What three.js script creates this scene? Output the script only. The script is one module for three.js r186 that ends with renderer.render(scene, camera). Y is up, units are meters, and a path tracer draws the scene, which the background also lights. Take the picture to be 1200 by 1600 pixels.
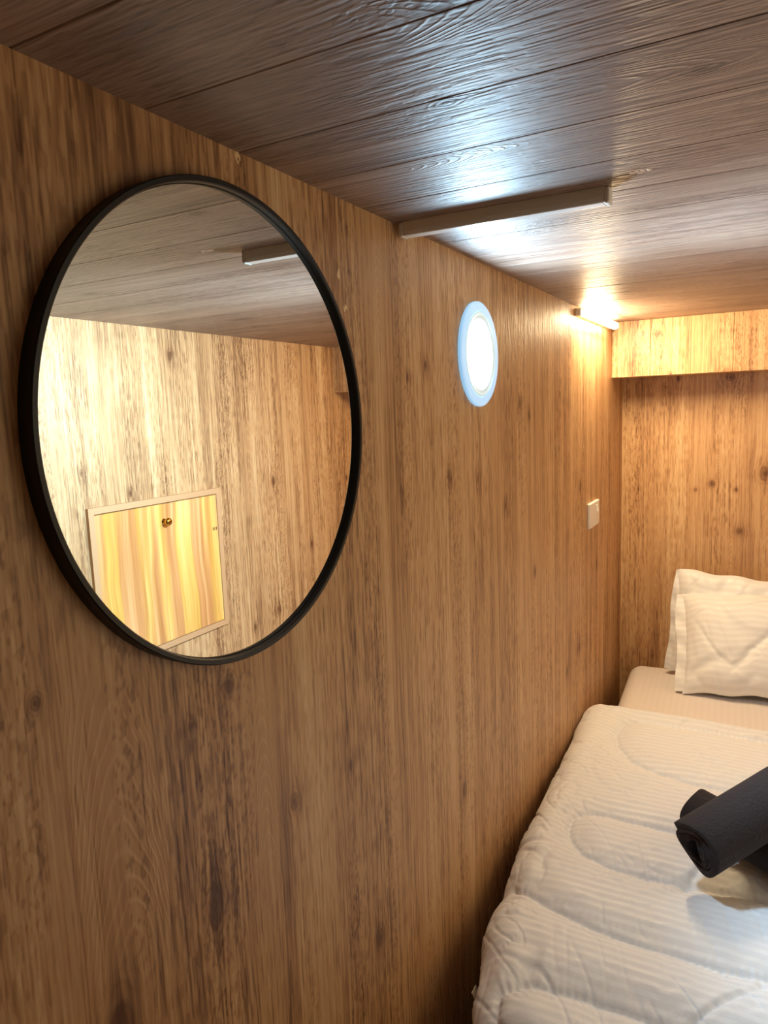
import * as THREE from 'three';
import { RoundedBoxGeometry } from 'three/addons/geometries/RoundedBoxGeometry.js';
import { RectAreaLightUniformsLib } from 'three/addons/lights/RectAreaLightUniformsLib.js';
import { mergeGeometries, mergeVertices, toCreasedNormals } from 'three/addons/utils/BufferGeometryUtils.js';

// ------------------------------------------------------------------ camera, exposure, light
const scene = new THREE.Scene();
scene.background = new THREE.Color(0x000000);
const EYE = new THREE.Vector3(0.55, 1.58, 0);
const camera = new THREE.PerspectiveCamera(2 * Math.atan(800 / 1110) * 180 / Math.PI, 1200 / 1600, 0.02, 30);
camera.position.copy(EYE);
camera.quaternion.setFromRotationMatrix(new THREE.Matrix4().set(
  0.87823949, -0.03524713, 0.47692037, 0,
  -0.03652112, 0.98942433, 0.14037702, 0,
  -0.4768245, -0.14070231, 0.86766425, 0,
  0, 0, 0, 1));
camera.updateMatrixWorld();
scene.add(camera);

const renderer = new THREE.WebGLRenderer();
renderer.toneMapping = THREE.LinearToneMapping;
renderer.toneMappingExposure = 1.26;
renderer.shadowMap.enabled = true;
RectAreaLightUniformsLib.init();
const COOL = new THREE.Color().setRGB(0.62, 0.95, 1.20);      // round panel on the wall
const WARM = new THREE.Color().setRGB(1.0, 0.76, 0.44);      // tube over the bed head
const COOL_POWER = 120, COOL_BEAM = 13, WARM_POWER = 0.07, WARM_FACE = 275;

// ------------------------------------------------------------------ helpers
const W = 1.276, CEIL = 1.88, Z0 = -3.08, Z1 = 1.0, ZB = -2.85, PLANK = 0.1405;
function rng(seed) { let a = seed >>> 0; return () => { a = (a + 0x6D2B79F5) >>> 0; let t = Math.imul(a ^ (a >>> 15), 1 | a); t = (t + Math.imul(t ^ (t >>> 7), 61 | t)) ^ t; return ((t ^ (t >>> 14)) >>> 0) / 4294967296; }; }
const LAT = new Float32Array(65536); { const r = rng(77); for (let i = 0; i < 65536; i++) LAT[i] = r(); }
function vn(x, y, o = 0) {
  x += o * 37.17; y += o * 91.73;
  const xi = Math.floor(x), yi = Math.floor(y); let fx = x - xi, fy = y - yi;
  fx = fx * fx * (3 - 2 * fx); fy = fy * fy * (3 - 2 * fy);
  const x0 = xi & 255, x1 = (xi + 1) & 255, y0 = (yi & 255) << 8, y1 = ((yi + 1) & 255) << 8;
  const a = LAT[y0 | x0], b = LAT[y0 | x1], c = LAT[y1 | x0], d = LAT[y1 | x1];
  return a + (b - a) * fx + (c - a) * fy + (a - b - c + d) * fx * fy;
}
const fbm = (x, y, o) => 0.55 * vn(x, y, o) + 0.3 * vn(x * 2.1, y * 2.1, o + 1) + 0.15 * vn(x * 4.3, y * 4.3, o + 2);
const sst = (a, b, x) => { x = Math.min(1, Math.max(0, (x - a) / (b - a))); return x * x * (3 - 2 * x); };
const lerp = (a, b, t) => a + (b - a) * t;
const clamp = (x, a, b) => x < a ? a : x > b ? b : x;

function dataTex(data, w, h, srgb) {
  const t = new THREE.DataTexture(data, w, h, THREE.RGBAFormat);
  t.magFilter = THREE.LinearFilter; t.minFilter = THREE.LinearMipmapLinearFilter; t.generateMipmaps = true;
  t.wrapS = t.wrapT = THREE.RepeatWrapping;
  if (srgb) t.colorSpace = THREE.SRGBColorSpace;
  t.needsUpdate = true; return t;
}
// Wood print. s runs across the grain, t along it, both in metres. knots: [s, t, radius, stretch]; arches: [s, t, half width, height]; marks: torn pale specks [s, t, size]
function wood({ w, h, width, height, along = 'v', seed = 1, knots = [], arches = [], marks = [], dark, mid, light, rows = 0, contrast = 1, emboss = 1 }) {
  const col = new Uint8Array(w * h * 4), bmp = new Uint8Array(w * h * 4);
  for (let j = 0; j < h; j++) for (let i = 0; i < w; i++) {
    const X = (i + 0.5) / w * width, Y = (j + 0.5) / h * height;
    let s = along === 'v' ? X : Y, t = along === 'v' ? Y : X, o = seed, rowTone = 0;
    if (rows) { const r = Math.floor(s / rows); o = seed + 5 * r; rowTone = (LAT[(r * 53 + 11) & 65535] - 0.5) * 0.16; }
    let g = s + 0.016 * (vn(s * 3.5, t * 0.8, o) - 0.5) + 0.007 * (vn(s * 14, t * 2.6, o + 3) - 0.5), kd = 0, kr = 0, kh = 0;
    for (const [ks, kt, r, e] of knots) {
      const dx = (s - ks) / r, dy = (t - kt) / (r * e), d2 = dx * dx + dy * dy;
      if (d2 > 30 || Math.abs(dx) > 4.5) continue;
      const d = Math.sqrt(d2) * (0.85 + 0.3 * vn(s * 90, t * 90, o + 9)), q = Math.exp(-d * d * 0.35);
      g -= (s - ks) * 0.75 * q;
      kd = Math.max(kd, Math.exp(-d * d * 1.5) + 0.3 * Math.exp(-Math.max(0, d2 - 1) * 0.18));
      if (d < 3) { const ring = Math.pow(0.5 + 0.5 * Math.sin(d * 9), 2) * Math.exp(-d * d * 0.3); kr += ring; kh += ring; }
    }
    let ar = 0, am = 0;
    for (const [as, at, hw, hh] of arches) {
      const dx = (s - as) / hw, dy = (t - at) / hh;
      if (Math.abs(dx) > 1 || dy < -0.1 || dy > 1) continue;
      const m = sst(1, 0.75, Math.abs(dx)) * sst(-0.1, 0.05, dy) * sst(1, 0.8, dy);
      const q = dy + dx * dx * 0.75 + 0.06 * (vn(s * 60, t * 30, o + 6) - 0.5);
      am = Math.max(am, m); ar += m * Math.pow(0.5 + 0.5 * Math.sin(q * 62), 5);
    }
    const band = fbm(g * 8, t * 0.4, o + 11), band2 = vn(g * 34, t * 0.9, o + 14), band3 = vn(g * 95, t * 2.2, o + 15);
    const fib = vn(g * 260, t * 5, o + 16), fib2 = vn(g * 640, t * 12, o + 17), fib3 = vn(g * 150, t * 9, o + 22);
    const pm = sst(0.35, 0.7, vn(g * 22, t * 2.1, o + 18));
    const pore = sst(0.64, 0.8, vn(g * 400, t * 17, o + 19)) * pm;
    const cm = sst(0.62, 0.78, vn(g * 18, t * 1.7, o + 20)) * 0.9;
    const wob = s + 0.004 * vn(s * 60, t * 45, o + 23);
    const crk = sst(0.55, 0.8, vn(wob * 300, t * 130 + s * 60, o + 21)) * cm;
    const fm = 0.35 + 0.65 * sst(0.3, 0.6, vn(g * 12, t * 1.3, o + 28)), fl = vn(g * 340, t * 52, o + 29), fleck = (sst(0.56, 0.76, fl) - 0.6 * sst(0.40, 0.22, fl)) * fm * (1 - am * 0.5);
    const blot = sst(0.66, 0.85, fbm(g * 13, t * 2.4, o + 25));
    let tone = 0.52 + rowTone + contrast * (0.50 * (band - 0.5) + 0.22 * (band2 - 0.5) + 0.15 * (band3 - 0.5) + (0.31 * (fib - 0.5) + 0.27 * (fib2 - 0.5)) * (1 - am * 0.6)
      - 0.16 * fleck - 0.22 * pore - 0.22 * crk - 0.16 * blot) - 0.44 * Math.min(1, kd) - 0.18 * kr + 0.10 * ar;
    let hgt = 0.5 + emboss * (0.30 * (fib3 - 0.5) + 0.34 * (fib - 0.5) + 0.14 * (fib2 - 0.5)) * (1 - 0.75 * am) - 0.3 * pore - 0.22 * fleck + 0.3 * crk * emboss + 0.35 * ar + 0.3 * kh;
    for (const [ms, mt, mz] of marks) { const d = Math.hypot(s - ms, (t - mt) * 0.6); if (d < mz * 2) { const q = sst(0.45, 0.62, vn(s * 330, t * 260, 7) * sst(mz * 2, mz * 0.4, d) * 1.3); tone = lerp(tone, 1.15, q); hgt = lerp(hgt, 0.95, q); } }
    const k = (j * w + i) * 4; tone = clamp(tone, -0.1, 1.35);
    for (let c = 0; c < 3; c++) {
      const v = tone < 0.5 ? lerp(dark[c], mid[c], tone * 2) : lerp(mid[c], light[c], tone * 2 - 1);
      col[k + c] = clamp(v, 0, 255);
    }
    col[k + 3] = 255;
    const b = clamp(hgt, 0, 1) * 255; bmp[k] = bmp[k + 1] = bmp[k + 2] = b; bmp[k + 3] = 255;
  }
  return { map: dataTex(col, w, h, true), bumpMap: dataTex(bmp, w, h, false) };
}
const names = {};
function numbered(n) { names[n] = (names[n] || 0) + 1; return names[n] === 1 ? n : n + '_' + String(names[n] - 1).padStart(3, '0'); }
function shade(o) { o.castShadow = true; o.receiveShadow = true; return o; }
function part(name, geo, mat, parent) { const m = shade(new THREE.Mesh(geo, mat)); m.name = name; parent.add(m); return m; }
function thing(name, label, category, pos = [0, 0, 0], group) {
  const o = new THREE.Group(); o.name = numbered(name); o.position.set(...pos); o.userData = { label, category }; if (group) o.userData.group = group; scene.add(o); return o;
}
function structure(name, label, category, pos = [0, 0, 0]) { const o = thing(name, label, category, pos); o.userData.kind = 'structure'; return o; }
const box = (x0, x1, y0, y1, z0, z1) => { const g = new THREE.BoxGeometry(x1 - x0, y1 - y0, z1 - z0); g.translate((x0 + x1) / 2, (y0 + y1) / 2, (z0 + z1) / 2); return g; };
// planar uv from position: f(x, y, z) -> [u, v]
function planar(g, f) { const p = g.attributes.position, uv = new Float32Array(p.count * 2); for (let i = 0; i < p.count; i++) { const [a, b] = f(p.getX(i), p.getY(i), p.getZ(i)); uv[2 * i] = a; uv[2 * i + 1] = b; } g.setAttribute('uv', new THREE.BufferAttribute(uv, 2)); return g; }
const std = (o) => new THREE.MeshStandardMaterial(o), phy = (o) => new THREE.MeshPhysicalMaterial(o);

// ------------------------------------------------------------------ wood prints
const WALLPAL = { dark: [120, 82, 54], mid: [196, 152, 107], light: [230, 198, 154] };
const CEILPAL = { dark: [82, 62, 54], mid: [136, 110, 96], light: [178, 153, 134] };
const SW = 1.0655;                                                // width of one wallpaper strip
const stripLeft = [-0.9655 + SW, -0.9655, -0.9655 - SW];          // z of each strip's near edge (printed from far edge, s = z - (near - SW))
const at = (strip, z, y, r, e) => [z - (stripLeft[strip] - SW), y, r, e];
const prints = [
  wood({ w: 1280, h: 2048, width: SW, height: 1.9, seed: 3, ...WALLPAL,
    knots: [at(0, -0.72, 1.063, 0.009, 1.5), at(0, -0.608, 1.271, 0.009, 1.3), at(0, -0.865, 1.046, 0.006, 1.6), at(0, -0.935, 0.703, 0.009, 1.7), at(0, -0.544, 1.245, 0.004, 1.3), at(0, -0.365, 1.342, 0.005, 1.3), at(0, -0.42, 0.98, 0.013, 2.2), at(0, -0.56, 1.02, 0.012, 2.4)],
    arches: [at(0, -0.66, 1.02, 0.035, 0.25), at(0, -0.44, 1.06, 0.06, 0.3), at(0, -0.86, 0.74, 0.03, 0.3)], marks: [at(0, -0.894, 1.774, 0.005), at(0, -0.908, 1.729, 0.005), at(0, -0.684, 1.871, 0.005)] }),
  wood({ w: 1152, h: 2048, width: SW, height: 1.9, seed: 8, ...WALLPAL,
    knots: [at(1, -1.272, 1.449, 0.010, 1.5), at(1, -1.423, 1.43, 0.007, 2.0), at(1, -1.308, 0.776, 0.009, 2.0), at(1, -1.833, 1.138, 0.011, 1.6), at(1, -1.175, 1.659, 0.006, 1.4), at(1, -1.102, 1.635, 0.005, 1.4), at(1, -1.599, 1.348, 0.007, 1.8), at(1, -1.717, 1.588, 0.012, 1.3), at(1, -1.79, 1.556, 0.007, 1.5)],
    arches: [[stripLeft[2] * 0 + at(1, -1.005, 0, 0, 0)[0], 1.70, 0.03, 0.16], at(1, -1.30, 1.40, 0.05, 0.35), at(1, -1.45, 0.9, 0.04, 0.4)] }),
  wood({ w: 1152, h: 2048, width: SW, height: 1.9, seed: 14, ...WALLPAL,
    knots: [at(2, -2.348, 1.312, 0.009, 2.0), at(2, -2.885, 1.792, 0.01, 1.5), at(2, -2.327, 0.768, 0.013, 1.4), at(2, -2.175, 0.737, 0.009, 1.6), at(2, -2.6, 1.0, 0.008, 1.8)],
    arches: [at(2, -2.2, 1.2, 0.05, 0.4), at(2, -2.7, 0.7, 0.05, 0.4)] }),
];
const BACKW = 1.3;
const backPrint = wood({ w: 1024, h: 1500, width: BACKW, height: 1.9, seed: 21, ...WALLPAL, contrast: 0.9,
  knots: [[0.447, 1.062, 0.013, 1.0], [0.344, 1.25, 0.011, 1.1], [0.528, 1.29, 0.02, 1.3], [0.286, 1.223, 0.006, 1.2], [0.431, 1.226, 0.005, 1.2], [0.164, 1.825, 0.012, 1.1], [0.213, 1.665, 0.01, 1.3], [0.40, 1.66, 0.016, 1.0]],
  arches: [[0.37, 1.26, 0.05, 0.12], [0.55, 1.0, 0.06, 0.4], [0.14, 0.75, 0.04, 0.5], [0.42, 0.9, 0.04, 0.2]] });
const CW = 1.3, NROW = 9;
// features on the ceiling boards: [x, z] -> row of the board and place across it
const rowOf = (z) => Math.floor((Z1 - z) / PLANK), across = (z) => ((rowOf(z) % NROW) + ((Z1 - z) / PLANK - rowOf(z))) * PLANK;
const onBoard = (x, z, r, e) => [across(z), x, r, e];
const ceilPrint = wood({ w: 2048, h: 2000, width: CW, height: NROW * PLANK, along: 'u', seed: 31, ...CEILPAL, rows: PLANK, contrast: 0.8, emboss: 1.15,
  knots: [onBoard(0.34, -0.535, 0.018, 2.2), onBoard(0.23, -0.843, 0.009, 2.0), onBoard(0.254, -0.698, 0.007, 2.0), onBoard(0.363, -1.041, 0.011, 2.2), onBoard(0.48, -0.765, 0.01, 2), onBoard(0.75, -0.88, 0.01, 2), onBoard(0.62, -0.62, 0.01, 2), onBoard(0.9, -1.2, 0.011, 2)],
  arches: [onBoard(0.28, -0.54, 0.05, 0.2), onBoard(0.14, -0.85, 0.03, 0.16), onBoard(0.4, -0.75, 0.04, 0.3), onBoard(0.5, -1.0, 0.04, 0.3), onBoard(0.8, -0.7, 0.04, 0.3)],
  marks: [onBoard(0.385, -1.035, 0.007)] });
const woodMat = (p, o) => std({ map: p.map, bumpMap: p.bumpMap, bumpScale: 0.0007, roughness: 0.5, ...o });
const wallMats = prints.map((p) => woodMat(p, {}));
const backMat = woodMat(backPrint, {});
const ceilMat = phy({ map: ceilPrint.map, bumpMap: ceilPrint.bumpMap, bumpScale: 0.0012, roughness: 0.5, ior: 1.85 });   // lacquered
const plainWood = std({ color: 0x8a6844, roughness: 0.7 });

// ------------------------------------------------------------------ room shell
{ // left wall: wallpaper strips on a board core
  const wl = structure('wall_left', 'brown wood-print side wall that carries the round mirror', 'wall');
  part('core', box(-0.10, -0.004, 0, 1.98, Z0 - 0.1, Z1 + 0.1), plainWood, wl);
  const zs = [Z1, stripLeft[0], stripLeft[1], stripLeft[2], Z0];
  for (let k = 0; k < 4; k++) {
    const z1 = zs[k], z0 = zs[k + 1], n = [2, 0, 1, 2][k], far = k === 0 ? z1 - SW : stripLeft[n] - SW;
    part('wallpaper_strip', planar(box(-0.004, 0, 0, CEIL, z0, z1), (x, y, z) => [(z - far) / SW, y / 1.9]), wallMats[n], wl);
  }
  const wr = structure('wall_right', 'pale-lit wood-print wall with a hatch, seen in the round mirror', 'wall');
  part('core', box(W + 0.004, W + 0.10, 0, 1.98, Z0 - 0.1, Z1 + 0.1), plainWood, wr);
  const zr = [Z1, Z1 - 0.55, -0.62, -0.62 - SW, -0.62 - 2 * SW, Z0];
  const nr = [0, 2, 1, 2, 0], base = [Z1 - SW, -0.62, stripLeft[1] - SW, stripLeft[2] - SW, Z0 - 0.2];
  for (let k = 0; k < 5; k++) if (zr[k + 1] < zr[k]) part('wallpaper_strip', planar(box(W, W + 0.004, 0, CEIL, Math.max(Z0, zr[k + 1]), zr[k]), (x, y, z) => [(z - base[k]) / SW, y / 1.9]), wallMats[nr[k]], wr);
  const wb = structure('wall_back', 'wood-print end wall behind the pillows, recessed under the bulkhead', 'wall');
  part('panel', planar(box(0, W, 0, CEIL, Z0 - 0.1, Z0), (x, y) => [x / BACKW, y / 1.9]), backMat, wb);
  const wf = structure('wall_front', 'wood-print end wall behind the viewer', 'wall');
  part('panel', planar(box(0, W, 0, CEIL, Z1, Z1 + 0.1), (x, y) => [x / BACKW, y / 1.9]), backMat, wf);
  const fl = structure('floor', 'brown wood-look floor beside the bed', 'floor');
  part('slab', planar(box(-0.1, W + 0.1, -0.1, 0, Z0 - 0.1, Z1 + 0.1), (x, y, z) => [x / CW, z / (NROW * PLANK)]), ceilMat, fl);
  // ceiling boards run from side wall to side wall
  const ce = structure('ceiling', 'dark wood-board ceiling with boards running across the room', 'ceiling');
  part('core', box(0, W, CEIL + 0.008, 1.98, Z0 - 0.1, Z1 + 0.1), plainWood, ce);
  const boards = {};
  const nB = Math.ceil((Z1 - ZB) / PLANK);
  for (let i = 0; i < nB; i++) {
    const z1 = Z1 - i * PLANK, wdt = Math.min(PLANK, z1 - ZB), flip = Math.floor(i / NROW) % 2 === 0 ? 1 : 0, key = (i % NROW) + '_' + (i === nB - 1 ? 'end' : flip);
    if (!boards[key]) {
      const sh = new THREE.Shape(), g = 0.0004, c = 0.0011, t = 0.008;   // section across the board, y = 0 is the visible face, z from 0 down to -wdt
      sh.moveTo(-wdt + g, t); sh.lineTo(-g, t); sh.lineTo(-g, c); sh.lineTo(-g - c, 0); sh.lineTo(-wdt + g + c, 0); sh.lineTo(-wdt + g, c);
      const geo = new THREE.ExtrudeGeometry(sh, { depth: W, bevelEnabled: false });
      geo.applyMatrix4(new THREE.Matrix4().makeBasis(new THREE.Vector3(0, 0, 1), new THREE.Vector3(0, 1, 0), new THREE.Vector3(1, 0, 0)));
      // the basis mirrors handedness: turn the faces back
      const p = geo.attributes.position; for (let q = 0; q < p.count; q += 3) { const a = [p.getX(q + 1), p.getY(q + 1), p.getZ(q + 1)]; p.setXYZ(q + 1, p.getX(q + 2), p.getY(q + 2), p.getZ(q + 2)); p.setXYZ(q + 2, ...a); }
      geo.computeVertexNormals();
      planar(geo, (x, y, z) => [flip ? (W - x) / CW : x / CW, ((i % NROW) * PLANK - z) / (NROW * PLANK)]);
      boards[key] = geo;
    }
    const b = part('plank', boards[key], ceilMat, ce); b.position.set(0, CEIL, z1);
  }
  // bulkhead over the bed head, faced with upright boards
  const bh = structure('trim_1', 'box bulkhead of upright wood boards above the bed head', 'bulkhead');
  const yb = 1.675;
  part('core', planar(box(0, W, yb + 0.001, CEIL + 0.008, Z0, ZB - 0.008), (x, y, z) => [x / BACKW, (y + z) / 1.9]), backMat, bh);
  const bw = 0.139;
  for (let i = 0; i * bw < W; i++) {
    const x0 = i * bw, x1 = Math.min(W, x0 + bw), g = 0.0004, c = 0.001;
    const sh = new THREE.Shape(); sh.moveTo(x0 + g, -0.008); sh.lineTo(x1 - g, -0.008); sh.lineTo(x1 - g, -c); sh.lineTo(x1 - g - c, 0); sh.lineTo(x0 + g + c, 0); sh.lineTo(x0 + g, -c);
    const geo = new THREE.ExtrudeGeometry(sh, { depth: CEIL - yb, bevelEnabled: false });      // extruded along +z, section y -> depth
    geo.rotateX(-Math.PI / 2);                                                                 // (x, y, z) -> (x, z, -y)
    geo.scale(1, 1, -1); const p = geo.attributes.position; for (let q = 0; q < p.count; q += 3) { const a = [p.getX(q + 1), p.getY(q + 1), p.getZ(q + 1)]; p.setXYZ(q + 1, p.getX(q + 2), p.getY(q + 2), p.getZ(q + 2)); p.setXYZ(q + 2, ...a); }
    geo.translate(0, yb, ZB); geo.computeVertexNormals();
    planar(geo, (x, y, z) => [x / BACKW, y / 1.9]);
    part('plank', geo, backMat, bh);
  }
}

// ------------------------------------------------------------------ round mirror on the left wall
{
  const R = 0.268, m = thing('round_mirror', 'large round wall mirror in a thin black metal frame', 'mirror', [0, 1.566, -0.644]);
  const black = std({ color: 0x17181b, roughness: 0.42, metalness: 0.2 });
  const prof = [[R, 0], [R, 0.0168], [R - 0.0012, 0.018], [R - 0.0058, 0.018], [R - 0.007, 0.0168], [R - 0.007, 0.010], [R - 0.009, 0.008], [R - 0.009, 0]].map(([a, b]) => new THREE.Vector2(a, b));
  const fr = new THREE.LatheGeometry(prof.reverse(), 160); fr.rotateZ(-Math.PI / 2);
  part('frame', toCreasedNormals(fr, 0.5), black, m);
  const gl = new THREE.CylinderGeometry(R - 0.008, R - 0.008, 0.004, 160); gl.rotateZ(-Math.PI / 2); gl.translate(0.008, 0, 0);
  part('mirror_glass', gl, std({ color: 0xeef0ec, metalness: 1, roughness: 0.0 }), m);
}

// ------------------------------------------------------------------ round panel lamp
{
  const l = thing('wall_light', 'glowing round cool-white panel light on the wall', 'light', [0, 1.69, -1.432]);
  const ringMat = std({ color: 0xdfeaf2, roughness: 0.3, emissive: new THREE.Color().setRGB(0.14, 0.44, 0.74), emissiveIntensity: 0.75 });   // edge-lit acrylic
  const ring = (pts, seg = 96) => { const g = new THREE.LatheGeometry(pts.map(([a, b]) => new THREE.Vector2(a, b)), seg); g.rotateZ(-Math.PI / 2); return toCreasedNormals(g, 0.5); };
  part('glass_rim', ring([[0.086, 0.0005], [0.086, 0.006], [0.089, 0.0085], [0.1045, 0.0085], [0.1075, 0.006], [0.1075, 0.0005]].reverse()), ringMat, l);
  part('inner_ring', ring([[0.072, 0.0005], [0.072, 0.006], [0.0735, 0.008], [0.084, 0.0095], [0.0862, 0.0085], [0.0862, 0.0005]].reverse()), std({ color: 0xe8ece8, roughness: 0.5, emissive: new THREE.Color().setRGB(0.30, 0.50, 0.55), emissiveIntensity: 0.5 }), l);
  const d = new THREE.CylinderGeometry(0.0722, 0.0722, 0.004, 96); d.rotateZ(-Math.PI / 2); d.translate(0.004, 0, 0);
  part('diffuser', d, std({ color: 0xffffff, emissive: COOL, emissiveIntensity: 5, roughness: 0.6 }), l);
  const a = new THREE.RectAreaLight(COOL, COOL_POWER, 0.12, 0.12); a.position.set(0.0085, 0, 0); a.lookAt(1, 1.69, -1.432); l.add(a);
  a.rotation.set(0, -Math.PI / 2, 0);
  const sp = new THREE.SpotLight(COOL, COOL_BEAM, 0, 0.98, 1, 2); sp.position.set(0.012, 0, 0); sp.target.position.set(1, -0.33, 0); sp.castShadow = true; sp.shadow.radius = 3; l.add(sp, sp.target); sp.target.name = 'beam_target';
}

// ------------------------------------------------------------------ tube lamps
function tubeLamp(l, len, lit) {   // lies along local z from 0 to -len; local x points away from its mounting face, local y across
  const plastic = std({ color: 0xe9e6e0, roughness: 0.45 });
  const s = new THREE.Shape(); s.moveTo(0, -0.011); s.lineTo(0.014, -0.011); s.lineTo(0.018, -0.007); s.lineTo(0.018, 0.007); s.lineTo(0.014, 0.011); s.lineTo(0, 0.011);
  const g = new THREE.ExtrudeGeometry(s, { depth: len - 0.012, bevelEnabled: false }); g.translate(0, 0, -len + 0.006);
  part('housing', g, plastic, l);
  for (const z of [-0.004, -len + 0.004]) { const d = lit ? 0.018 : 0.0225, c = new RoundedBoxGeometry(d, 0.0235, 0.008, 3, 0.003); c.translate(d / 2, 0, z); part('end_cap', c, plastic, l); }
  if (!lit) { const q = new RoundedBoxGeometry(0.008, 0.0215, len - 0.016, 3, 0.002); q.translate(0.0175, 0, -len / 2); part('diffuser', q, std({ color: 0xf2f4f4, roughness: 0.25 }), l); return; }
  const tr = 0.0135, tl = len - 0.02, t = new THREE.CapsuleGeometry(tr, tl - 2 * tr, 8, 24); t.rotateX(Math.PI / 2); t.translate(0.029, -0.003, -len / 2);
  part('tube', t, std({ color: 0xffffff, emissive: WARM, emissiveIntensity: 9, roughness: 0.5 }), l);
}
{
  const len = 0.50;
  const l = thing('tube_light', 'glowing warm tube light in the corner above the bed', 'light', [0, 1.861, -2.27]);
  tubeLamp(l, len, true);
  for (let i = 0; i < 4; i++) { const p = new THREE.PointLight(WARM, WARM_POWER, 0, 2); p.position.set(0.029, -0.003, -0.06 - 0.105 * i); p.castShadow = true; p.shadow.radius = 0.4; l.add(p); }
  const wa = new THREE.RectAreaLight(WARM, WARM_FACE, 0.024, 0.39); wa.position.set(0.0395, -0.0135, -len / 2 + 0.035); l.add(wa);   // the tube's open side, towards the room
  wa.quaternion.setFromRotationMatrix(new THREE.Matrix4().makeBasis(new THREE.Vector3(-0.7071, -0.7071, 0), new THREE.Vector3(0, 0, 1), new THREE.Vector3(-0.7071, 0.7071, 0)));

  const b = thing('tube_light', 'unlit white tube light mounted across the ceiling', 'light', [0.006, CEIL, -1.083]);
  tubeLamp(b, 0.332, false);
  b.quaternion.setFromRotationMatrix(new THREE.Matrix4().makeBasis(new THREE.Vector3(0, -1, 0), new THREE.Vector3(0, 0, 1), new THREE.Vector3(-1, 0, 0)));
}

// ------------------------------------------------------------------ switch plate
{
  const s = thing('light_switch', 'small white switch plate on the wall beside the bed', 'switch', [0, 1.196, -2.517]);
  const white = std({ color: 0xefe9e0, roughness: 0.35 });
  const p = new RoundedBoxGeometry(0.011, 0.088, 0.146, 4, 0.004); p.translate(0.0055, 0, 0); part('plate', p, white, s);
  const r = new RoundedBoxGeometry(0.006, 0.026, 0.016, 3, 0.0015); r.rotateZ(0.16); r.translate(0.0115, 0.017, -0.032); part('rocker', r, white, s);
}

// ------------------------------------------------------------------ hatch on the right wall (seen in the mirror)
{
  const zA = -1.424, zB = -2.007, y0 = 0.803, y1 = 1.322, t = 0.020;
  const h = thing('wall_hatch', 'orange-yellow grained cupboard hatch with a brass knob', 'hatch', [W, y0, (zA + zB) / 2]);
  const hw = (zA - zB) / 2, hh = y1 - y0;
  const trim = std({ color: 0xc79a70, roughness: 0.55 });
  const w = 512, hgt = 512, c = new Uint8Array(w * hgt * 4);
  for (let j = 0; j < hgt; j++) for (let i = 0; i < w; i++) {
    const s = i / w * 0.58, u = j / hgt * 0.52, g = s + 0.03 * (vn(s * 6, u * 3, 4) - 0.5) + 0.010 * (vn(s * 18, u * 9, 5) - 0.5);
    const b = fbm(g * 24, u * 0.9, 41), e = Math.pow(vn(g * 70, u * 1.8, 44), 2), f = vn(g * 300, u * 8, 47);
    const q = sst(0.36, 0.62, b), k = (j * w + i) * 4;
    const A = [208, 146, 90], B = [232, 178, 94];
    for (let n = 0; n < 3; n++) c[k + n] = clamp(lerp(A[n], B[n], q) + 44 * (e - 0.25) + 22 * (f - 0.5), 0, 255);
    c[k + 3] = 255;
  }
  const face = std({ map: dataTex(c, w, hgt, true), roughness: 0.4 });
  for (const [z0, z1, a, b] of [[-hw, hw, hh - t, hh], [-hw, hw, 0, t], [-hw, -hw + t, t, hh - t], [hw - t, hw, t, hh - t]]) part('frame_strip', box(-0.012, 0, a, b, z0, z1), trim, h);
  const d = part('door', planar(box(-0.009, -0.0005, t + 0.002, hh - t - 0.004, -hw + t + 0.0015, hw - t - 0.0015), (x, y, z) => [(z + hw) / (2 * hw), y / hh]), face, h);
  const brass = std({ color: 0xc08a3e, metalness: 1, roughness: 0.22 });
  const kp = [[0, 0.030], [0.008, 0.029], [0.0128, 0.025], [0.014, 0.020], [0.012, 0.0145], [0.006, 0.011], [0.0055, 0.005], [0.010, 0.002], [0.0105, 0]].map(([a, b]) => new THREE.Vector2(a, b));
  const kg = new THREE.LatheGeometry(kp.reverse(), 40); kg.rotateZ(Math.PI / 2); kg.translate(-0.009, 1.238 - y0, -1.724 - (zA + zB) / 2);
  part('knob', kg, brass, d).userData.label = 'round brass knob';
  for (let i = 0; i < 3; i++) part('screw_hole', box(-0.0096, -0.0088, 1.168 - y0, 1.180 - y0, -1.962 - 0.009 * i - (zA + zB) / 2, -1.9585 - 0.009 * i - (zA + zB) / 2), std({ color: 0x4a2c18, roughness: 0.8 }), d);
}

// ------------------------------------------------------------------ fabrics
function stripes(period, lo, hi) {   // satin stripe weave: uv v in metres across the stripes
  const w = 64, h = 64, c = new Uint8Array(w * h * 4), r = new Uint8Array(w * h * 4), R = rng(5);
  for (let j = 0; j < h; j++) for (let i = 0; i < w; i++) {
    const q = sst(0.02, 0.06, j / h) * sst(0.5, 0.46, j / h), k = (j * w + i) * 4, n = (R() - 0.5) * 6;
    c[k] = clamp(lerp(lo[0], hi[0], q) + n, 0, 255); c[k + 1] = clamp(lerp(lo[1], hi[1], q) + n, 0, 255); c[k + 2] = clamp(lerp(lo[2], hi[2], q) + n, 0, 255); c[k + 3] = 255;
    r[k] = 0; r[k + 1] = lerp(185, 122, q); r[k + 2] = 0; r[k + 3] = 255;
  }
  const m = dataTex(c, w, h, true), rm = dataTex(r, w, h, false);
  m.repeat.set(1 / period, 1 / period); rm.repeat.set(1 / period, 1 / period);
  return { map: m, roughnessMap: rm, roughness: 1 };
}
const linen = phy({ ...stripes(0.021, [236, 238, 242], [243, 245, 248]), sheen: 0.25, sheenRoughness: 0.4 });
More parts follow.
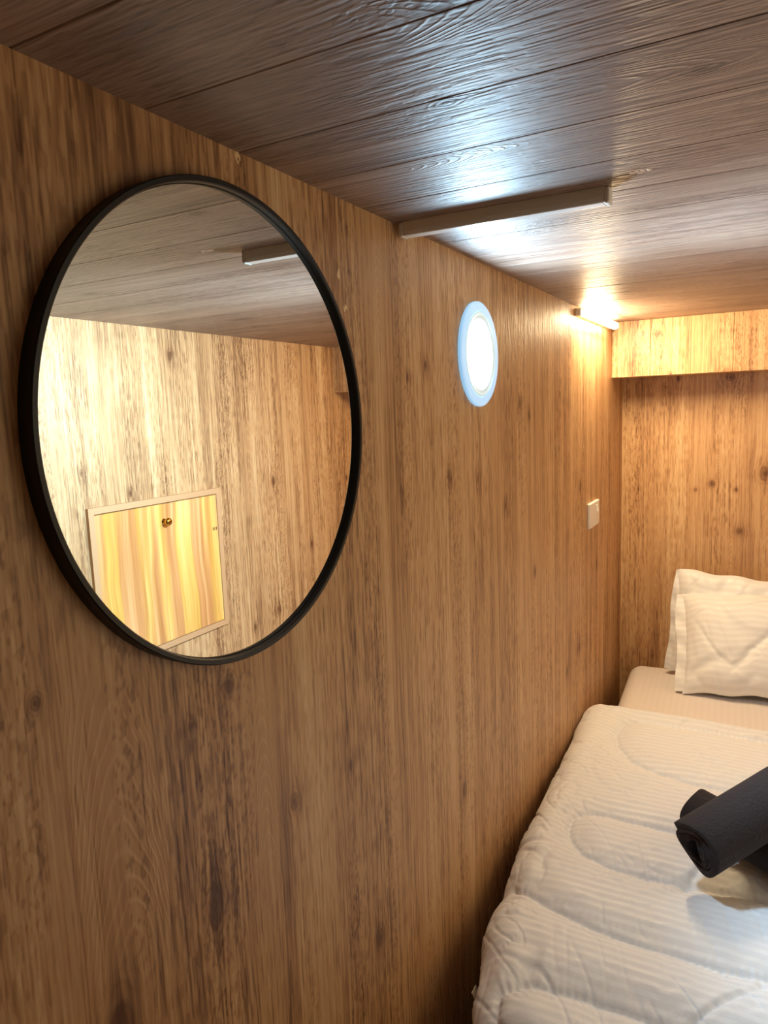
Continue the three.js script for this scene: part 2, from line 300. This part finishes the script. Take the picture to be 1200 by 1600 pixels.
const sheetMat = phy({ ...stripes(0.021, [234, 225, 220], [236, 228, 223]), sheen: 0.2 });
const pillowMat = phy({ ...stripes(0.024, [238, 238, 238], [244, 244, 244]), sheen: 0.25, sheenRoughness: 0.4 });
function gridGeo(nu, nv, f, uvf) {
  const pos = [], uv = [], idx = [];
  for (let j = 0; j <= nv; j++) for (let i = 0; i <= nu; i++) { pos.push(...f(i / nu, j / nv)); uv.push(...uvf(i / nu, j / nv)); }
  for (let j = 0; j < nv; j++) for (let i = 0; i < nu; i++) { const a = j * (nu + 1) + i, b = a + 1, c = a + nu + 1, d = c + 1; idx.push(a, b, d, a, d, c); }
  const g = new THREE.BufferGeometry(); g.setAttribute('position', new THREE.Float32BufferAttribute(pos, 3)); g.setAttribute('uv', new THREE.Float32BufferAttribute(uv, 2)); g.setIndex(idx); g.computeVertexNormals(); return g;
}

// ------------------------------------------------------------------ bed
const MT = 0.497;   // mattress top
{
  const b = thing('bed_base', 'dark wooden bed platform under the white mattress', 'bed', [0.66, 0, -2.05]);
  const g = new RoundedBoxGeometry(1.04, 0.27, 1.98, 3, 0.01); g.translate(0, 0.135, -0.02); part('platform', g, std({ color: 0x5a3d28, roughness: 0.6 }), b);
  const m = thing('mattress', 'white mattress in a fitted sheet under the duvet', 'mattress', [0.65, 0.27, -2.045]); m.rotation.y = 0.05;
  const mg = new RoundedBoxGeometry(1.09, MT - 0.27, 2.0, 12, 0.055); mg.translate(0, (MT - 0.27) / 2, 0);
  const p = mg.attributes.position, nn = mg.attributes.normal;
  for (let i = 0; i < p.count; i++) if (p.getY(i) > 0.1) { const x = p.getX(i), z = p.getZ(i); p.setY(i, p.getY(i) + 0.004 * (fbm(x * 7, z * 7, 3) - 0.5)); }
  planar(mg, (x, y, z) => [z, x]);
  part('fitted_sheet', mg, sheetMat, m);
}
{ // duvet: section from the wall-side hem over the top to the right-side hem, swept along the bed
  const du = thing('duvet', 'white quilted satin-stripe duvet spread over the bed', 'duvet', [0, 0, 0]);
  const stitch = [
    [[0.80, -2.34], [0.199, -2.335], [0.154, -2.304], [0.147, -2.205], [0.169, -2.127], [0.221, -2.05], [0.285, -2.019], [0.358, -1.996], [0.419, -1.986], [0.75, -1.985]],
    [[0.80, -1.735], [0.368, -1.73], [0.28, -1.733], [0.214, -1.741], [0.158, -1.721], [0.136, -1.685], [0.14, -1.635], [0.155, -1.594], [0.19, -1.553], [0.249, -1.532], [0.325, -1.527], [0.423, -1.534], [0.506, -1.55], [0.575, -1.556], [0.78, -1.55]],
    [[0.075, -1.385], [0.09, -1.372], [0.117, -1.367], [0.16, -1.347], [0.214, -1.333], [0.271, -1.319], [0.349, -1.313], [0.421, -1.314], [0.504, -1.308], [0.573, -1.321], [0.8, -1.33]],
    [[0.80, -1.14], [0.3, -1.14], [0.2, -1.13], [0.15, -1.09], [0.16, -1.03], [0.22, -0.99]],
    [[0.80, -1.985], [0.95, -1.95], [1.0, -1.86], [0.94, -1.77], [0.80, -1.735]], [[0.78, -1.55], [0.94, -1.53], [0.99, -1.44], [0.93, -1.35], [0.8, -1.33]],
  ];
  const segs = []; for (const l of stitch) for (let i = 1; i < l.length; i++) segs.push([...l[i - 1], ...l[i]]);
  function seam(x, z) { // distance to the nearest stitching and place along it
    let best = 9, along = 0, acc = 0;
    for (const [a, b, c, d] of segs) { const ux = c - a, uz = d - b, L2 = ux * ux + uz * uz; let t = ((x - a) * ux + (z - b) * uz) / L2; t = clamp(t, 0, 1); const q = Math.hypot(x - a - t * ux, z - b - t * uz); if (q < best) { best = q; along = acc + t * Math.sqrt(L2); } acc += Math.sqrt(L2); }
    return [best, along];
  }
  const side = (z) => { const k = [[-2.45, 0.006], [-2.3, 0.018], [-2.1, 0.026], [-1.9, 0.036], [-1.6, 0.046], [-1.45, 0.056], [-1.37, 0.064], [-1.28, 0.070], [-1.12, 0.108], [-0.95, 0.160]]; for (let i = 1; i < k.length; i++) if (z <= k[i][0]) return lerp(k[i - 1][1], k[i][1], sst(k[i - 1][0], k[i][0], z)); return 0.125; };
  const zHead = -2.425, zFoot = -0.99, xr = 1.232, r = 0.062;
  const NU = 420, NV = 420, drop = 0.20;
  const f = (u, v) => {
    // unrolled coordinates: a across (0 at the left edge of the top), b along the bed
    const a = -drop + u * (xr + 2 * drop), headCurl = 0.05, footDrop = 0.22;
    const b = -headCurl + v * (zFoot - zHead + headCurl + footDrop);
    let z = zHead + clamp(b, 0, zFoot - zHead), x, y, nx = 0, ny = 1, nz = 0;
    const Y = 0.538, L = side(z), ql = Math.PI / 2 * r;
    // across
    if (a < L + r) { // left corner
      const s = L + r - a;
      if (s < ql) { const th = s / r; x = L + r - r * Math.sin(th); y = Y - r + r * Math.cos(th); nx = -Math.sin(th); ny = Math.cos(th); }
      else { x = L; y = Y - r - (s - ql); nx = -1; ny = 0; const e = (s - ql) / drop; x += 0.025 * e; }
    } else if (a > xr - r) {
      const s = a - (xr - r);
      if (s < ql) { const th = s / r; x = xr - r + r * Math.sin(th); y = Y - r + r * Math.cos(th); nx = Math.sin(th); ny = Math.cos(th); }
      else { x = xr; y = Y - r - (s - ql); nx = 1; ny = 0; }
    } else { x = a; y = Y; }
    // head edge: rounded fold down to the sheet; foot: hangs down
    const hb = b, fold = 0.022;
    let sink = 0;
    if (hb < fold) { const th = clamp((fold - hb) / fold, 0, 1.6) * Math.PI / 2; const rr = 0.030; z = zHead + fold - fold * Math.sin(Math.min(th, Math.PI / 2)); sink = rr * (1 - Math.cos(Math.min(th, Math.PI / 2))) + (hb < 0 ? -hb * 0.5 : 0); if (hb < 0) z += -hb * 0.6; }
    const fb = b - (zFoot - zHead);
    if (fb > -r) { const s = fb + r; const q = Math.PI / 2 * r; if (s < q) { const th = s / r; z = zFoot - r + r * Math.sin(th); sink += r * (1 - Math.cos(th)); nz = Math.sin(th); } else { z = zFoot; sink += r + (s - q); nz = 1; } }
    const zz = zHead + b;
    const ax = clamp(a, -drop, xr + drop);
    const [d, al] = seam(ax, zz);
    const env = sst(-0.02, 0.05, b);
    let puff = 0.016 * (1 - Math.exp(-d * d / 0.0016)) - 0.008 * Math.exp(-d * d / 0.00006);
    // gathers along the stitching
    puff += 0.0022 * Math.sin(al * 420 + 5 * vn(al * 30, d * 40, 2)) * Math.exp(-d / 0.014) * sst(0, 0.004, d);
    // creases
    const wx = ax + 0.05 * (vn(ax * 6, zz * 6, 8) - 0.5), wz = zz + 0.05 * (vn(ax * 6, zz * 6, 9) - 0.5);
    const crease = (k, ang, o) => { const c = Math.cos(ang), s = Math.sin(ang), p = wx * c + wz * s, q = -wx * s + wz * c; const n = Math.abs(vn(p * k, q * k * 0.28, o) - 0.5) * 2; return 1 - sst(0, 0.17, n); };
    const cmask = sst(0.42, 0.68, vn(ax * 5, zz * 5, 12)), near = sst(-2.0, -1.2, zz);
    puff -= (0.0075 * crease(13, 0.5, 31) + 0.0065 * crease(19, -0.6, 33) * vn(ax * 7, zz * 7, 35)) * cmask * (0.3 + 0.7 * near);
    puff += 0.0020 * (crease(26, 1.0, 51) - crease(30, -0.2, 53)) * sst(0.4, 0.7, vn(ax * 6, zz * 6, 55)) * (0.5 + 0.5 * near);
    puff += (0.0022 * crease(34, 0.7, 61) - 0.0022 * crease(38, -0.9, 63)) * sst(0.45, 0.65, vn(ax * 9, zz * 9, 65)) + 0.0012 * (crease(22, 1.3, 67)) * sst(0.5, 0.7, vn(ax * 4, zz * 4, 69));
    puff -= 0.003 * crease(30, 0.2, 37) * sst(0.22, 0.10, ax) ;
    puff += 0.010 * (fbm(ax * 5, zz * 5, 40) - 0.5) + 0.003 * (fbm(ax * 22, zz * 22, 44) - 0.5);
    puff *= env;
    const nl = Math.hypot(nx, ny, nz) || 1;
    return [clamp(x + nx / nl * puff, 0.003, W - 0.012), y - sink + ny / nl * puff, z + nz / nl * puff];
  };
  const g = gridGeo(NV, NU, (v, u) => f(u, v), (v, u) => [-drop + u * (xr + 2 * drop), v * 1.7]);
  part('cover', g, linen, du);
  const tg = new RoundedBoxGeometry(0.002, 0.02, 0.022, 2, 0.0008); tg.rotateZ(0.5); tg.translate(0.076, 0.44, -1.165); part('care_tag', tg, std({ color: 0xd8c8b4, roughness: 0.8 }), du);
}

// ------------------------------------------------------------------ pillows
function pillow(label, hw, hh, T, seed, hemW) {
  const t = thing('pillow', label, 'pillow', [0, 0, 0], 'pillows at the bed head');
  const n = 90, R = [];
  const shape = (side) => gridGeo(n, n, (a, b) => {
    const u = (side > 0 ? a : 1 - a) * 2 - 1, v = b * 2 - 1;
    const x = hw * u * (1 - 0.035 * (1 - v * v)), y = hh * v * (1 - 0.03 * (1 - u * u));
    const e = Math.pow(Math.max(0, (1 - u ** 4) * (1 - v ** 4)), 0.62);
    const edge = Math.min(1 - Math.abs(u), 1 - Math.abs(v));
    let z = T * e;
    const wx = x + 0.04 * (vn(x * 9, y * 9, seed) - 0.5), wy = y + 0.04 * (vn(x * 9, y * 9, seed + 1) - 0.5);
    const cr = (k, ang, o) => { const c = Math.cos(ang), s = Math.sin(ang), p = wx * c + wy * s, q = -wx * s + wy * c; const m = Math.abs(vn(p * k, q * k * 0.3, o + seed) - 0.5) * 2; return 1 - sst(0, 0.25, m); };
    z -= sst(0, 0.12, edge) * (0.011 * cr(8, -0.7, 3) + 0.009 * cr(13, 0.6, 5) * vn(x * 8, y * 8, seed + 9) + 0.006 * cr(18, 0.1, 6) * sst(-0.4, -0.9, v) + 0.004 * cr(24, -1.1, 7) * sst(0.4, 0.7, vn(x * 9, y * 9, seed + 12)) + 0.004 * cr(20, 0.3, 8) * sst(0.45, 0.7, vn(x * 7, y * 7, seed + 14)));
    z += 0.008 * (fbm(x * 8, y * 8, seed + 2) - 0.5) * sst(0, 0.2, edge);
    z = Math.max(z, 0.0015);
    return [x, y + 0.004 * Math.sin(x * 40 + seed), z * side];
  }, (a, b) => [(side > 0 ? a : 1 - a) * 2 * hw, b * 2 * hh]);
  part('pillowcase', mergeGeometries([shape(1), shape(-1)]), pillowMat, t);
  // open hem at the left end of the case
  const hem = [1, -1].map((sd) => gridGeo(8, 60, (a, b) => {
    const p = sd > 0 ? a : 1 - a, v = b * 2 - 1;
    return [-hw - hemW + p * (hemW + 0.02) + 0.004 * Math.sin(b * 9 + seed), hh * 0.97 * v, sd * (0.003 + 0.009 * (1 - v * v) * p) + 0.004 * Math.sin(b * 26 + seed + p * 2) * (1 - p * 0.6)];
  }, (a, b) => [(sd > 0 ? a : 1 - a) * hemW, b * 2 * hh]));
  part('hem', mergeGeometries(hem), pillowMat, t);
  return t;
}
function lean(o, bl, upv, roll) { // bl: bottom-left corner; upv: direction of the left edge in the y-z plane
  const up = new THREE.Vector3(...upv).normalize(), x = new THREE.Vector3(1, 0, 0), n = new THREE.Vector3().crossVectors(x, up);
  x.applyAxisAngle(n, roll); up.applyAxisAngle(n, roll);
  o.quaternion.setFromRotationMatrix(new THREE.Matrix4().makeBasis(x, up, n));
  return { x, up, n };
}
{
  const back = pillow('white pillow standing against the wood wall, behind the other pillow', 0.29, 0.205, 0.065, 11, 0.012);
  let f = lean(back, null, [0, 0.40, -0.07], -0.06);
  back.position.set(0.229 + 0.30, 0.900, -2.985).addScaledVector(f.up, -0.205).addScaledVector(f.x, 0.0);
  const front = pillow('white striped pillow leaning in front, nearest to the duvet', 0.30, 0.195, 0.075, 23, 0.022);
  f = lean(front, null, [0, 0.324, -0.21], 0.07);
  front.position.set(0.266, 0.502, -2.725).addScaledVector(f.up, 0.195).addScaledVector(f.x, 0.322);
}

// ------------------------------------------------------------------ rolled towels
{
  const w = 256, c = new Uint8Array(w * w * 4), R = rng(9);
  for (let i = 0; i < w * w; i++) { const v = 60 + 180 * R() * (0.5 + 0.5 * R()); c[4 * i] = c[4 * i + 1] = c[4 * i + 2] = v; c[4 * i + 3] = 255; }
  const nap = dataTex(c, w, w, false); nap.repeat.set(1.6, 1.6);
  const terry = phy({ color: 0x2b2426, roughness: 0.95, bumpMap: nap, bumpScale: 0.003, sheen: 0.5, sheenRoughness: 0.6, sheenColor: new THREE.Color(0x4a3c3c) });
  const dark = terry;
  function towel(label, r, len, seed, flat) {
    const t = thing('rolled_towel', label, 'towel', [0, 0, 0], 'rolled dark towels on the bed');
    const N = 200, turns = 2.6, th = 0.0115, pitch = 0.0155, outer = [], inner = [];
    for (let i = 0; i <= N; i++) {
      const q = i / N, a = -q * turns * Math.PI * 2 + 2.4, rr = r - pitch * turns * q + 0.0022 * Math.sin(a * 3 + seed) * sst(0.2, 0.6, q);
      outer.push([rr * Math.cos(a), rr * Math.sin(a)]); inner.push([(rr - th) * Math.cos(a), (rr - th) * Math.sin(a)]);
    }
    const pts = [...outer, ...inner.reverse()].map(([x, y]) => new THREE.Vector2(x, y * flat));
    let g = new THREE.ExtrudeGeometry(new THREE.Shape(pts), { depth: len - 0.006, steps: 24, bevelEnabled: true, bevelSize: 0.0018, bevelThickness: 0.003, bevelSegments: 2 });
    g.translate(0, 0, -len / 2);
    const p = g.attributes.position;
    for (let i = 0; i < p.count; i++) { const x = p.getX(i), y = p.getY(i), z = p.getZ(i), k = 1 + 0.03 * (vn(z * 14, Math.atan2(y, x) * 1.5, seed) - 0.5); p.setXYZ(i, x * k, y * k, z + 0.006 * Math.sin(Math.atan2(y, x) * 2 + Math.hypot(x, y) * 60)); }
    planar(g, (x, y, z) => [Math.atan2(y, x) * 0.06 + Math.hypot(x, y), z]);
    g = toCreasedNormals(g, 0.7);
    part('roll', g, terry, t);
    return t;
  }
  const place = (o, cx, cy, cz, ax, ay, az) => { const d = new THREE.Vector3(ax, ay, az).normalize(), x = new THREE.Vector3(0, 1, 0).cross(d).normalize(), y = d.clone().cross(x); o.quaternion.setFromRotationMatrix(new THREE.Matrix4().makeBasis(x, y, d)); o.position.set(cx, cy, cz); };
  const r = 0.064, L = 0.36;
  const lower = towel('dark charcoal towel roll lying underneath the crossing roll', 0.056, L, 4, 0.80);
  place(lower, 0.56, 0.596, -1.66, -0.60, 0, -0.42);
  const upper = towel('dark charcoal towel roll lying on top of the crossing roll', r, L, 1, 0.95);
  place(upper, 0.548, 0.684, -1.640, -0.56, -0.21, 0.67);
}

scene.traverse((o) => { if (o.isMesh) shade(o); });
renderer.render(scene, camera);
